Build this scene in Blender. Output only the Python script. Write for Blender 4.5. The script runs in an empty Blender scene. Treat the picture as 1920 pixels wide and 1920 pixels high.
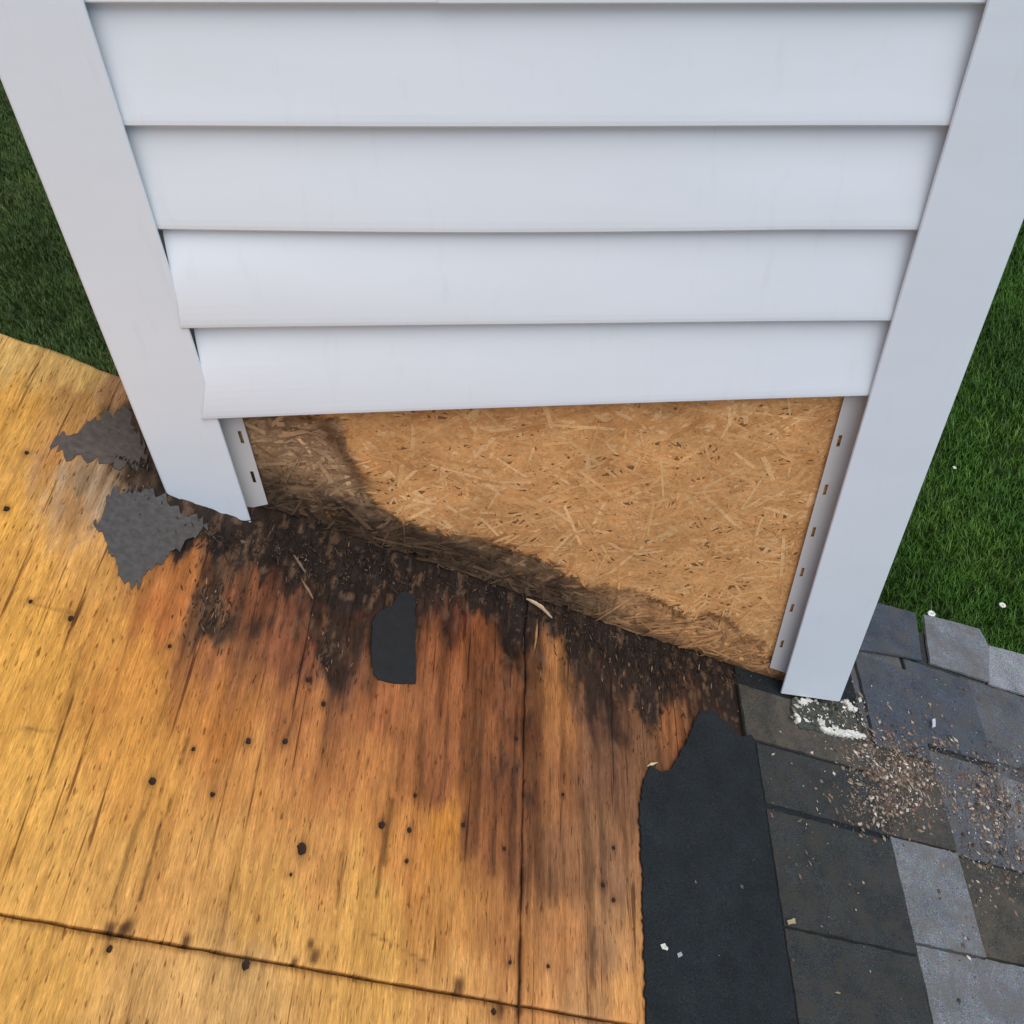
import bpy, bmesh, math, random
import numpy as np
from mathutils import Vector, Matrix

random.seed(7)
scene = bpy.context.scene
C = scene.collection
rad = math.radians

# ------------------------------------------------------------------ camera, sky, sun, exposure
H = 4.5                                   # camera height above the lawn
TH = math.atan(1921 / 1770.0)             # camera pitch below the horizon
CAM_Y = -0.866
cd = bpy.data.cameras.new('camera'); cam = bpy.data.objects.new('camera', cd); C.objects.link(cam)
cam.location = (0, CAM_Y, H); cam.rotation_euler = (math.pi / 2 - TH, 0, 0)
cd.sensor_width = 36; cd.sensor_fit = 'HORIZONTAL'; cd.lens = 36 * 1921 / 1920
cd.shift_x = -75 / 1920; cd.clip_start = 0.02; cd.clip_end = 600
scene.camera = cam

SUN_EL, SUN_AZ = 63, 158                  # high soft sun behind the viewer's right shoulder
w = bpy.data.worlds.new('World'); scene.world = w; w.use_nodes = True
nt = w.node_tree
sky = nt.nodes.new('ShaderNodeTexSky'); sky.sky_type = 'NISHITA'; sky.sun_disc = False
sky.sun_elevation = rad(SUN_EL); sky.sun_rotation = rad(SUN_AZ)
sky.air_density = 1.0; sky.dust_density = 1.5; sky.ozone_density = 1.0
nt.links.new(sky.outputs[0], nt.nodes['Background'].inputs[0])
nt.nodes['Background'].inputs[1].default_value = 0.13
sd = bpy.data.lights.new('sun', 'SUN'); sd.energy = 2.0; sd.angle = rad(55); sd.color = (1, .985, .96)
so = bpy.data.objects.new('sun', sd); C.objects.link(so)
az, el = rad(SUN_AZ), rad(SUN_EL)
sun_dir = Vector((math.sin(az) * math.cos(el), math.cos(az) * math.cos(el), math.sin(el)))
so.rotation_euler = sun_dir.to_track_quat('Z', 'Y').to_euler()
so.location = (2, -4, 9)
scene.view_settings.view_transform = 'Standard'; scene.view_settings.look = 'None'
scene.view_settings.exposure = 0.19; scene.view_settings.gamma = 1
scene.render.engine = 'CYCLES'; scene.cycles.max_bounces = 5; scene.cycles.diffuse_bounces = 3; scene.cycles.glossy_bounces = 2

# ------------------------------------------------------------------ survey frame
# The roof falls to the right (29 degrees) and its contour lines run straight at the wall.
RA = math.atan(0.5558734)
RO = Vector((0.32667, 0, H - 1.30894))    # roof origin, at the right end of the wall's foot
ROOFM = Matrix.Translation(RO) @ Matrix.Rotation(RA, 4, 'Y')
ROOFI = ROOFM.inverted()

def sight(px, py):                        # direction of a survey reading
    return Vector((px - 1035, 1921 * math.cos(TH) - (py - 960) * math.sin(TH),
                   -1921 * math.sin(TH) - (py - 960) * math.cos(TH)))
def deck(px, py, z=0.0):                  # survey reading -> (u down the slope, v towards the wall) on the deck
    o = ROOFI @ Vector((0, CAM_Y, H)); d = ROOFI.to_3x3() @ sight(px, py)
    t = (z - o.z) / d.z
    return (o.x + d.x * t, o.y + d.y * t)
def wall(px, py, Y=0.0):                  # survey reading -> (x, z) on a wall plane
    d = sight(px, py); t = (Y - CAM_Y) / d.y
    return (d.x * t, H + d.z * t)
def decks(l): return [deck(*p) for p in l]

_tab = np.random.RandomState(3).rand(256, 256)
def vnoise(x, y, seed=0):
    x = np.asarray(x, float) + seed * 17.3; y = np.asarray(y, float) + seed * 31.7
    xi = np.floor(x).astype(int); yi = np.floor(y).astype(int)
    fx = x - xi; fy = y - yi; fx = fx * fx * (3 - 2 * fx); fy = fy * fy * (3 - 2 * fy)
    g = lambda a, b: _tab[a % 256, b % 256]
    return (g(xi, yi) * (1 - fx) + g(xi + 1, yi) * fx) * (1 - fy) + (g(xi, yi + 1) * (1 - fx) + g(xi + 1, yi + 1) * fx) * fy
def fbm(x, y, seed=0, o=4):
    s = 0; a = .5
    for k in range(o):
        s = s + a * vnoise(np.asarray(x) * 2 ** k, np.asarray(y) * 2 ** k, seed + k); a *= .5
    return s / (1 - .5 ** o)
def smooth(a, b, x):
    t = np.clip((x - a) / (b - a), 0, 1); return t * t * (3 - 2 * t)
def lin(c):
    c = np.asarray(c, float) / 255
    return np.where(c <= .04045, c / 12.92, ((c + .055) / 1.055) ** 2.4)

# ------------------------------------------------------------------ object helpers
def tag(o, label=None, cat=None, group=None, kind=None):
    if label: o['label'] = label
    if cat: o['category'] = cat
    if group: o['group'] = group
    if kind: o['kind'] = kind
    return o
def mesh(name, verts, faces, mat, cols=None, sm=False):
    me = bpy.data.meshes.new(name); me.from_pydata([tuple(v) for v in verts], [], faces); me.update()
    if mat: me.materials.append(mat)
    if cols is not None:
        a = me.color_attributes.new('Col', 'FLOAT_COLOR', 'POINT')
        arr = np.ones((len(verts), 4), np.float32); arr[:, :3] = cols
        a.data.foreach_set('color', arr.ravel())
    if sm: me.polygons.foreach_set('use_smooth', [True] * len(me.polygons))
    return me
def obj(name, me, parent=None, matrix=None):
    o = bpy.data.objects.new(name, me); C.objects.link(o)
    if parent: o.parent = parent
    if matrix is not None: o.matrix_world = matrix
    return o
def empty(name, matrix):
    o = bpy.data.objects.new(name, None); C.objects.link(o); o.matrix_world = matrix; o.empty_display_size = .1
    return o
class MB:
    def __init__(s): s.v = []; s.f = []; s.c = []
    def add(s, vs, fs, col=None):
        b = len(s.v); s.v += list(vs); s.f += [tuple(b + i for i in f) for f in fs]
        if col is not None: s.c += [col] * len(vs) if np.ndim(col) == 1 else list(col)
    def box(s, x0, x1, y0, y1, z0, z1, col=None):
        s.add([(x0,y0,z0),(x1,y0,z0),(x1,y1,z0),(x0,y1,z0),(x0,y0,z1),(x1,y0,z1),(x1,y1,z1),(x0,y1,z1)],
              [(0,3,2,1),(4,5,6,7),(0,1,5,4),(1,2,6,5),(2,3,7,6),(3,0,4,7)], col)
    def make(s, name, mat, sm=False): return mesh(name, s.v, s.f, mat, np.array(s.c) if s.c else None, sm)
def jag(poly, step, amp, rng, keep=()):
    """Subdivide a polygon's outline and roughen it like torn sheet (edges listed in keep stay straight)."""
    out = []
    n = len(poly)
    for i in range(n):
        a = np.array(poly[i]); b = np.array(poly[(i + 1) % n]); L = np.linalg.norm(b - a)
        k = max(1, int(L / step)); nrm = np.array([-(b - a)[1], (b - a)[0]]) / max(L, 1e-6)
        for j in range(k):
            p = a + (b - a) * (j / k)
            if j and i not in keep: p = p + nrm * rng.uniform(-amp, amp) + (b - a) / k * rng.uniform(-.3, .3)
            out.append(tuple(p))
    return out
def slab(poly, ztop, th, bev=0.0):
    """Prism over a polygon; ztop(u,v) gives the top surface. Returns verts, faces."""
    n = len(poly)
    area = sum(poly[i][0] * poly[(i+1) % n][1] - poly[(i+1) % n][0] * poly[i][1] for i in range(n))
    if area < 0: poly = poly[::-1]
    top = [(p[0], p[1], ztop(*p)) for p in poly]; bot = [(p[0], p[1], ztop(*p) - th) for p in poly]
    from mathutils.geometry import tessellate_polygon
    tris = tessellate_polygon([[Vector((p[0], p[1], 0)) for p in poly]])
    fs = []
    for t in tris:
        a, b, c = t
        cr = (poly[b][0]-poly[a][0])*(poly[c][1]-poly[a][1])-(poly[b][1]-poly[a][1])*(poly[c][0]-poly[a][0])
        if cr < 0: b, c = c, b
        fs.append((a, b, c)); fs.append((n + a, n + c, n + b))
    for i in range(n):
        j = (i + 1) % n; fs.append((i, n + i, n + j, j))
    return top + bot, fs

# ------------------------------------------------------------------ materials
def new_mat(name, rough=.7, spec=.3):
    m = bpy.data.materials.new(name); m.use_nodes = True
    b = m.node_tree.nodes['Principled BSDF']; b.inputs['Roughness'].default_value = rough
    b.inputs['Specular IOR Level'].default_value = spec
    return m, m.node_tree, b
def N(t, kind, **kw):
    n = t.nodes.new(kind)
    for k, v in kw.items():
        if k in n.inputs: n.inputs[k].default_value = v
        else: setattr(n, k, v)
    return n
def coords(t, scale, kind='Object'):
    c = N(t, 'ShaderNodeTexCoord'); mp = N(t, 'ShaderNodeMapping'); mp.inputs['Scale'].default_value = scale
    t.links.new(c.outputs[kind], mp.inputs['Vector']); return mp.outputs[0]
def noise(t, vec, scale=1, detail=3, rough=.55, dist=0):
    n = N(t, 'ShaderNodeTexNoise'); n.inputs['Scale'].default_value = scale; n.inputs['Detail'].default_value = detail
    n.inputs['Roughness'].default_value = rough; n.inputs['Distortion'].default_value = dist
    if vec is not None: t.links.new(vec, n.inputs['Vector'])
    return n.outputs['Fac']
def ramp(t, fac, stops):
    r = N(t, 'ShaderNodeValToRGB'); e = r.color_ramp.elements
    while len(e) < len(stops): e.new(.5)
    for i, (p, c) in enumerate(stops):
        e[i].position = p; e[i].color = (c, c, c, 1) if np.isscalar(c) else (*c, 1)
    t.links.new(fac, r.inputs[0]); return r.outputs[0]
def mix(t, a, b, fac=1.0, mode='MULTIPLY'):
    m = N(t, 'ShaderNodeMix', data_type='RGBA', blend_type=mode)
    for s, i in ((fac, 0), (a, 6), (b, 7)):
        if hasattr(s, 'links'): t.links.new(s, m.inputs[i])
        else: m.inputs[i].default_value = s if i == 0 else (*s, 1)
    return m.outputs[2]
def bump(t, b, h, strength, dist):
    n = N(t, 'ShaderNodeBump'); n.inputs['Strength'].default_value = strength; n.inputs['Distance'].default_value = dist
    t.links.new(h, n.inputs['Height']); t.links.new(n.outputs[0], b.inputs['Normal']); return n
def vcol(t):
    a = N(t, 'ShaderNodeVertexColor'); a.layer_name = 'Col'; return a.outputs[0]

def mat_plywood():
    m, t, b = new_mat('weathered_plywood', .78, .22)
    fine = noise(t, coords(t, (560, 40, 60)), 1, 4, .75)
    band = noise(t, coords(t, (80, 2.6, 20)), 1, 2, .6, .3)
    tick = noise(t, coords(t, (270, 48, 30)), 1, 2, .6)
    crack = noise(t, coords(t, (120, 3.4, 30)), 1, 3, .6, .35)
    blot = noise(t, coords(t, (22, 11, 9)), 1, 3, .6)
    c = mix(t, vcol(t), ramp(t, fine, [(.28, .55), (.5, 1.0), (.70, 1.36)]))
    c = mix(t, c, ramp(t, band, [(.3, (.76, .72, .68)), (.52, (1.0, 1.0, 1.0)), (.72, (1.16, 1.15, 1.13))]))
    c = mix(t, c, ramp(t, tick, [(.31, (.38, .29, .23)), (.385, (1, 1, 1)), (.60, (1, 1, 1)), (.70, (1.28, 1.28, 1.30))]), .85)
    c = mix(t, c, ramp(t, crack, [(.325, (.26, .18, .13)), (.37, (1, 1, 1))]), .85)
    c = mix(t, c, ramp(t, blot, [(.3, (.82, .79, .76)), (.6, (1.07, 1.07, 1.07))]))
    t.links.new(c, b.inputs['Base Color'])
    h = mix(t, fine, tick, .5, 'ADD'); bump(t, b, h, .8, .0016)
    return m
def mat_vcol(name, rough=.85, var=.5, scale=300, bmp=.0008):
    m, t, b = new_mat(name, rough, .2)
    n = noise(t, coords(t, (scale,) * 3), 1, 4, .6)
    t.links.new(mix(t, vcol(t), ramp(t, n, [(.25, 1 - var), (.5, 1.0), (.75, 1 + var)])), b.inputs['Base Color'])
    bump(t, b, n, .6, bmp); return m
def mat_strand():
    m, t, b = new_mat('strand_board', .7, .25)
    n = noise(t, coords(t, (260, 260, 260)), 1, 4, .6, 1.0); n2 = noise(t, coords(t, (35, 35, 35)), 1, 3, .6)
    c = mix(t, vcol(t), ramp(t, n, [(.3, .80), (.5, 1.0), (.7, 1.15)]))
    c = mix(t, c, ramp(t, n2, [(.3, (.86, .82, .78)), (.65, (1.05, 1.05, 1.05))]))
    t.links.new(c, b.inputs['Base Color']); bump(t, b, n, .5, .0006); return m
def mat_vinyl(name='white_vinyl', col=(.765, .815, .855), rough=.42):
    m, t, b = new_mat(name, rough, .4)
    d = noise(t, coords(t, (3, 3, 9)), 1, 4, .65); s = noise(t, coords(t, (60, 60, 8)), 1, 3, .6)
    c = mix(t, col, ramp(t, d, [(.3, (.955, .955, .95)), (.65, (1.0, 1.0, 1.0))]))
    c = mix(t, c, ramp(t, s, [(.25, (.96, .955, .95)), (.4, (1, 1, 1))]))
    t.links.new(c, b.inputs['Base Color'])
    g = noise(t, coords(t, (14, 14, 220)), 1, 3, .5); bump(t, b, g, .10, .0006)
    return m
def mat_shingle(name, col, dirt=None, rough=.88):
    m, t, b = new_mat(name, rough, .25)
    g = noise(t, coords(t, (620,) * 3), 1, 3, .7); bl = noise(t, coords(t, (22,) * 3), 1, 5, .65)
    v = N(t, 'ShaderNodeTexVoronoi'); v.inputs['Scale'].default_value = 430; t.links.new(coords(t, (1, 1, 1)), v.inputs['Vector'])
    c = mix(t, tuple(lin(col)), ramp(t, g, [(.32, .40), (.5, .95), (.68, 1.8)]))
    c = mix(t, c, v.outputs['Color'], .18, 'OVERLAY')
    c = mix(t, c, ramp(t, bl, [(.3, .74), (.5, 1.0), (.7, 1.25)]))
    if dirt is not None:
        d = noise(t, coords(t, (30,) * 3), 1, 6, .7)
        c = mix(t, c, tuple(lin(dirt)), ramp(t, d, [(.46, 0.0), (.62, .75)]), 'MIX')
    t.links.new(c, b.inputs['Base Color']); bump(t, b, v.outputs['Distance'], .5, .0012); return m
def mat_plain(name, col, rough=.8, var=.15, scale=120):
    m, t, b = new_mat(name, rough, .3)
    n = noise(t, coords(t, (scale,) * 3), 1, 5, .65)
    t.links.new(mix(t, tuple(lin(col)), ramp(t, n, [(.3, 1 - var), (.5, 1.0), (.7, 1 + var)])), b.inputs['Base Color'])
    bump(t, b, n, .4, .0008); return m

M_PLY = mat_plywood(); M_STR = mat_strand(); M_VIN = mat_vinyl(); M_POST = mat_vinyl('corner_vinyl', (.745, .80, .845), .38)
M_FLANGE = mat_vinyl('flange_vinyl', (.62, .60, .58), .55)
M_CRUMB = mat_vcol('crumbled_matter', .9, .4, 500)
M_TIMBER = mat_plain('bare_timber', (170, 130, 85), .8, .2, 60)
M_HOLE = mat_plain('rusty_hole', (48, 30, 20), .8, .4, 600)
M_FELT = mat_plain('grey_felt', (80, 77, 73), .85, .3, 140)
M_FELT2 = mat_plain('brown_grey_felt', (88, 79, 71), .85, .3, 120)
M_BLACK = mat_plain('black_felt', (34, 36, 38), .7, .15, 90)
M_METAL = mat_plain('cap_metal', (150, 152, 155), .4, .05, 20)

# ------------------------------------------------------------------ lawn
def mat_lawn():
    m, t, b = new_mat('lawn_soil', .95, .1)
    n = noise(t, coords(t, (9, 9, 9)), 1, 6, .7)
    t.links.new(ramp(t, n, [(.3, (.012, .022, .006)), (.7, (.035, .06, .014))]), b.inputs['Base Color']); return m
def mat_grass():
    m, t, b = new_mat('grass_blade', .55, .3)
    g = N(t, 'ShaderNodeNewGeometry')
    big = N(t, 'ShaderNodeTexNoise'); big.inputs['Scale'].default_value = 1.4; big.inputs['Detail'].default_value = 4
    t.links.new(g.outputs['Position'], big.inputs['Vector'])
    mid = N(t, 'ShaderNodeTexNoise'); mid.inputs['Scale'].default_value = 9; mid.inputs['Detail'].default_value = 3
    t.links.new(g.outputs['Position'], mid.inputs['Vector'])
    oi = N(t, 'ShaderNodeObjectInfo')
    c = ramp(t, big.outputs['Fac'], [(.3, (.035, .085, .008)), (.52, (.05, .125, .012)), (.7, (.075, .15, .018))])
    c = mix(t, c, ramp(t, mid.outputs['Fac'], [(.3, (.7, .66, .7)), (.5, (1, 1, 1)), (.72, (1.25, 1.15, 1.1))]))
    c = mix(t, c, ramp(t, oi.outputs['Random'], [(0, .75), (1, 1.25)]))
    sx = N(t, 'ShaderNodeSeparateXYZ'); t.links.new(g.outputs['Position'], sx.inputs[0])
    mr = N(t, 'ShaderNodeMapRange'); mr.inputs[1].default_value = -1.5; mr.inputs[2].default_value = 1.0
    t.links.new(sx.outputs[0], mr.inputs[0])          # turf tint shifts away from green towards the left
    left_tint = mix(t, c, (1.0, .72, 1.4), 1.0)
    c = mix(t, left_tint, c, mr.outputs[0], 'MIX')
    t.links.new(c, b.inputs['Base Color']); b.inputs['Subsurface Weight'].default_value = 0
    return m
lawn = obj('lawn', mesh('lawn', [(-250,-250,0),(250,-250,0),(250,250,0),(-250,250,0)], [(0,1,2,3)], mat_lawn()))
tag(lawn, 'dark green lawn far below the roof edge', None, None, 'structure')
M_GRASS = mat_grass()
def grass_clump():
    rng = random.Random(11); mb = MB()
    for i in range(120):
        r = .16 * math.sqrt(rng.random()); a = rng.uniform(0, 6.28); x, y = r * math.cos(a), r * math.sin(a)
        h = rng.uniform(.03, .075); wd = rng.uniform(.0022, .004); d = rng.uniform(0, 6.28); lean = rng.uniform(.1, .9) * h
        e = d + 1.57; ex, ey = math.cos(e) * wd, math.sin(e) * wd
        mx, my = x + math.cos(d) * lean * .35, y + math.sin(d) * lean * .35; tx, ty = x + math.cos(d) * lean, y + math.sin(d) * lean
        mb.add([(x-ex,y-ey,0),(x+ex,y+ey,0),(mx+ex*.8,my+ey*.8,h*.6),(mx-ex*.8,my-ey*.8,h*.6),(tx,ty,h)], [(0,1,2,3),(3,2,4)])
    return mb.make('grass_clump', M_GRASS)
clump_me = grass_clump()
clump = bpy.data.objects.new('grass_clump', clump_me)      # source shape only, never linked into the scene
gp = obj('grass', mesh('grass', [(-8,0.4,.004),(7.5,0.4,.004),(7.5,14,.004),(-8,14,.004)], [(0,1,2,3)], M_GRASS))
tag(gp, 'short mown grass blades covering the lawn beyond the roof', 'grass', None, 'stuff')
ng = bpy.data.node_groups.new('grass_scatter', 'GeometryNodeTree')
ng.interface.new_socket('Geometry', in_out='INPUT', socket_type='NodeSocketGeometry')
ng.interface.new_socket('Geometry', in_out='OUTPUT', socket_type='NodeSocketGeometry')
gi = ng.nodes.new('NodeGroupInput'); go = ng.nodes.new('NodeGroupOutput')
dp = ng.nodes.new('GeometryNodeDistributePointsOnFaces'); dp.inputs['Density'].default_value = 95
oi = ng.nodes.new('GeometryNodeObjectInfo'); oi.inputs['Object'].default_value = clump; oi.inputs['As Instance'].default_value = True
ip = ng.nodes.new('GeometryNodeInstanceOnPoints')
rv = ng.nodes.new('FunctionNodeRandomValue'); rv.data_type = 'FLOAT_VECTOR'; rv.inputs[0].default_value = (0,0,0); rv.inputs[1].default_value = (0,0,6.28)
rs = ng.nodes.new('FunctionNodeRandomValue'); rs.data_type = 'FLOAT'; rs.inputs[2].default_value = .7; rs.inputs[3].default_value = 1.25
L = ng.links.new
L(gi.outputs[0], dp.inputs['Mesh']); L(dp.outputs['Points'], ip.inputs['Points']); L(oi.outputs['Geometry'], ip.inputs['Instance'])
L(rv.outputs[0], ip.inputs['Rotation']); L(rs.outputs[1], ip.inputs['Scale']); L(ip.outputs[0], go.inputs[0])
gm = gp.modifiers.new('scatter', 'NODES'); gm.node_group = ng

# ------------------------------------------------------------------ roof deck
roof = empty('roof', ROOFM)
tag(roof, 'stripped sloping roof with bare stained plywood and grey shingles on the right', 'roof', None, 'thing')
CTRL = """30 640 225 190 115;150 690 222 188 115;30 760 218 168 82;130 760 197 152 88;215 735 185 145 100;30 850 222 170 82;
90 850 200 148 82;30 950 222 170 80;120 970 190 150 100;150 920 170 145 112;60 1050 222 170 85;180 1080 215 165 90;330 1080 185 120 62;
380 1050 130 88 55;50 1180 222 170 82;200 1180 215 160 80;300 1170 192 122 62;400 1140 110 85 60;470 1110 130 80 50;520 1130 128 80 52;
600 1140 105 70 50;680 1150 110 70 45;850 1160 120 66 40;900 1200 150 90 50;50 1300 222 170 82;250 1270 210 150 72;400 1250 170 110 65;
550 1230 142 88 58;650 1230 115 78 55;850 1260 160 100 58;960 1270 125 78 47;1040 1230 172 122 72;1120 1230 88 66 54;1200 1290 75 58 46;
1290 1300 115 74 46;50 1420 222 172 85;250 1390 212 155 75;400 1350 195 132 65;550 1350 180 120 70;700 1330 165 105 62;850 1350 150 95 55;
960 1350 128 78 46;1040 1330 168 116 66;1110 1330 104 74 56;1180 1360 122 86 58;1250 1350 155 102 60;50 1550 222 172 88;250 1500 213 158 80;
450 1480 205 148 80;600 1450 192 132 75;700 1450 187 127 70;820 1450 155 98 58;950 1460 128 80 48;1040 1450 152 102 60;1130 1450 127 90 65;
1180 1500 132 94 65;200 1620 213 165 90;400 1600 210 160 90;600 1580 205 152 85;760 1580 202 142 75;830 1570 203 140 62;900 1560 155 100 58;
980 1580 138 90 55;1060 1600 142 100 65;1140 1620 152 114 80;1190 1600 168 124 85;50 1660 218 170 90;300 1700 212 160 90;500 1720 212 165 90;
700 1700 212 165 88;850 1720 197 142 75;950 1740 182 127 72;1060 1740 187 132 80;1120 1760 165 125 85;1180 1780 195 148 95;50 1850 220 172 90;
300 1850 212 170 105;450 1850 207 167 105;700 1880 215 168 92;850 1880 212 162 95;1000 1880 205 150 90;1100 1890 190 145 95;1180 1890 210 158 95;
270 880 92 72 54;250 800 105 82 60;300 960 75 62 52;360 1000 60 50 44;420 1015 52 44 40;480 1050 56 46 40;560 1075 54 44 38;640 1100 46 40 36;
700 1085 58 46 38;760 1110 46 40 37;830 1110 60 48 42;900 1110 60 48 42;975 1190 52 42 40;960 1140 64 50 42;1040 1170 92 70 54;1090 1195 60 52 46;
1160 1235 54 47 42;1230 1260 46 42 38;1320 1275 52 44 38;1400 1290 56 46 40;400 1190 95 72 52;625 1225 84 64 50;1220 1310 82 62 48;
1130 1280 86 64 50;1000 1230 120 78 48;740 1050 60 50 44;560 1020 60 52 44;900 1060 60 50 44;1200 1180 60 50 44;1350 1400 110 75 50"""
cp = np.array([[float(x) for x in r.split()] for r in CTRL.replace('\n', '').split(';')])
cuv = np.array([deck(*p) for p in cp[:, :2]]); cg = cp[:, 2:5].mean(1, keepdims=True); ck = np.clip((160 - cg) / 60, 0, 1) * .10; clin = lin(cp[:, 2:5] * (1 - ck) + cg * ck)
crot = np.clip((112 - cp[:, 2:5].mean(1)) / 55, 0, 1)
HOLES = [(285,1465,9),(362,1405,5),(398,1490,6),(465,1390,8),(535,1390,8),(565,1592,13),(715,1547,10),(767,1557,8),(762,1615,6),(778,1492,6),
 (50,850,6),(132,1160,7),(57,1128,5),(460,1810,11),(205,1780,7),(318,1212,5),(968,1385,7),(945,1592,5),(1150,1590,6),(1130,1660,7),(1150,1688,6),
 (956,1805,5),(1027,1812,5),(577,1275,7),(606,1320,7),(12,955,8),(925,1897,8),(868,1547,7),(545,1640,4),(1055,1490,5),(1500,0,0)][:-1]
ALBEDO = .88
nuv = [(deck(a, b), r / 1750) for a, b, r in HOLES]
def deck_field(U, V):
    col = np.zeros(U.shape + (3,)); rot = np.zeros(U.shape); wsum = np.zeros(U.shape)
    wu = U + (fbm(U * 30, V * 12, 5) - .5) * .035; wv = V + (fbm(U * 26, V * 14, 9) - .5) * .05 + (fbm(U * 95, V * 5, 19) - .5) * .075
    for k in range(len(cuv)):
        d2 = ((wu - cuv[k, 0]) ** 2 * 1.5 + (wv - cuv[k, 1]) ** 2 * .8) + 1e-5
        wt = 1 / d2 ** 1.9
        col += wt[..., None] * clin[k]; rot += wt * crot[k]; wsum += wt
    col /= wsum[..., None]; rot /= wsum
    # wet streaks run along the grain
    st = fbm(U * 90, V * 5, 21); wet = smooth(.15, .6, 1 - (col[..., 0] / .7))
    col *= (1 - .42 * wet * smooth(.48, .66, st))[..., None]
    col *= (1 + .28 * wet * smooth(.55, .75, fbm(U * 110, V * 6, 33)))[..., None]
    # mould eats in patches
    mo = smooth(.50, .70, fbm(U * 150, V * 26, 41) * .45 + fbm(U * 40, V * 40, 43) * .2 + rot * .45)
    mo = mo * smooth(.15, .5, rot)
    dark = np.array(lin((40, 34, 30)))
    col = col * (1 - .8 * mo[..., None]) + dark * .8 * mo[..., None]
    fl = smooth(.60, .70, fbm(U * 170, V * 50, 51)) * rot
    col = col * (1 - .6 * fl[..., None]) + np.array(lin((118, 96, 76))) * .6 * fl[..., None]
    su, sv = deck(155, 925)
    sil = np.exp(-((U - su + (V - sv) * .2) / .055) ** 2 - ((V - sv) / .055) ** 2) * smooth(.42, .60, fbm(U * 140, V * 18, 87))
    col = col * (1 - .8 * sil[..., None]) + np.array(lin((178, 160, 134))) * .8 * sil[..., None]
    # rust halo and drip under every hole, dark notches on the seam
    for (nu, nv), r in nuv:
        dd = np.hypot((U - nu), (V - nv) * .6); h = np.exp(-(dd / (r * 1.15)) ** 2)
        col *= (1 - .55 * h)[..., None]
    for a, b, s in ((240,1738,.0045),(228,1743,.0035),(590,1793,.0045),(583,1770,.003),(860,1852,.006),(552,1805,.003),(205,1745,.005),(350,1765,.004),(940,1895,.005)):
        nu, nv = deck(a, b); h = np.exp(-((U - nu) / s) ** 4 - ((V - nv) / (s * 1.7)) ** 4)
        col = col * (1 - .85 * h[..., None]) + np.array(lin((60, 32, 16))) * .85 * h[..., None]
    for (x0,y0,x1,y1,wd,s) in ((348,1384,262,1690,.0016,.8),(282,1490,205,1700,.0022,.5),(981,1490,974,1900,.0028,.75),(722,1560,705,1680,.002,.5),
                               (735,1500,722,1620,.003,.7),(0,1118,140,1150,.002,.4),(40,1365,100,1372,.002,.5),(1115,1740,1110,1900,.003,.5),
                               (60,1400,30,1640,.0018,.35),(150,1210,90,1480,.0018,.35),(450,1640,425,1900,.0018,.45),(640,1600,622,1900,.0018,.4),(850,1500,842,1800,.002,.4),(1030,1420,1032,1700,.002,.4),(700,1300,690,1440,.0018,.5),(890,1240,886,1420,.002,.5),(330,1240,290,1380,.0018,.4),(580,1180,560,1260,.0025,.7),(570,1230,540,1380,.002,.6),(700,1752,800,1805,.0015,.6),(930,1530,925,1640,.003,.4)):
        a = np.array(deck(x0,y0)); b_ = np.array(deck(x1,y1)); ab = b_ - a
        tt = np.clip(((U - a[0]) * ab[0] + (V - a[1]) * ab[1]) / ab.dot(ab), 0, 1)
        dd = np.hypot(U - a[0] - tt * ab[0] + (fbm(V * 40, U * 40, 77) - .5) * .006, V - a[1] - tt * ab[1])
        h = np.exp(-(dd / wd) ** 2) * smooth(.32, .5, fbm(V * 30 + x0, U * 20, 61))
        col *= (1 - s * h)[..., None]
    return col * ALBEDO * np.array((1.11, .99, .90)), rot, mo
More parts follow.
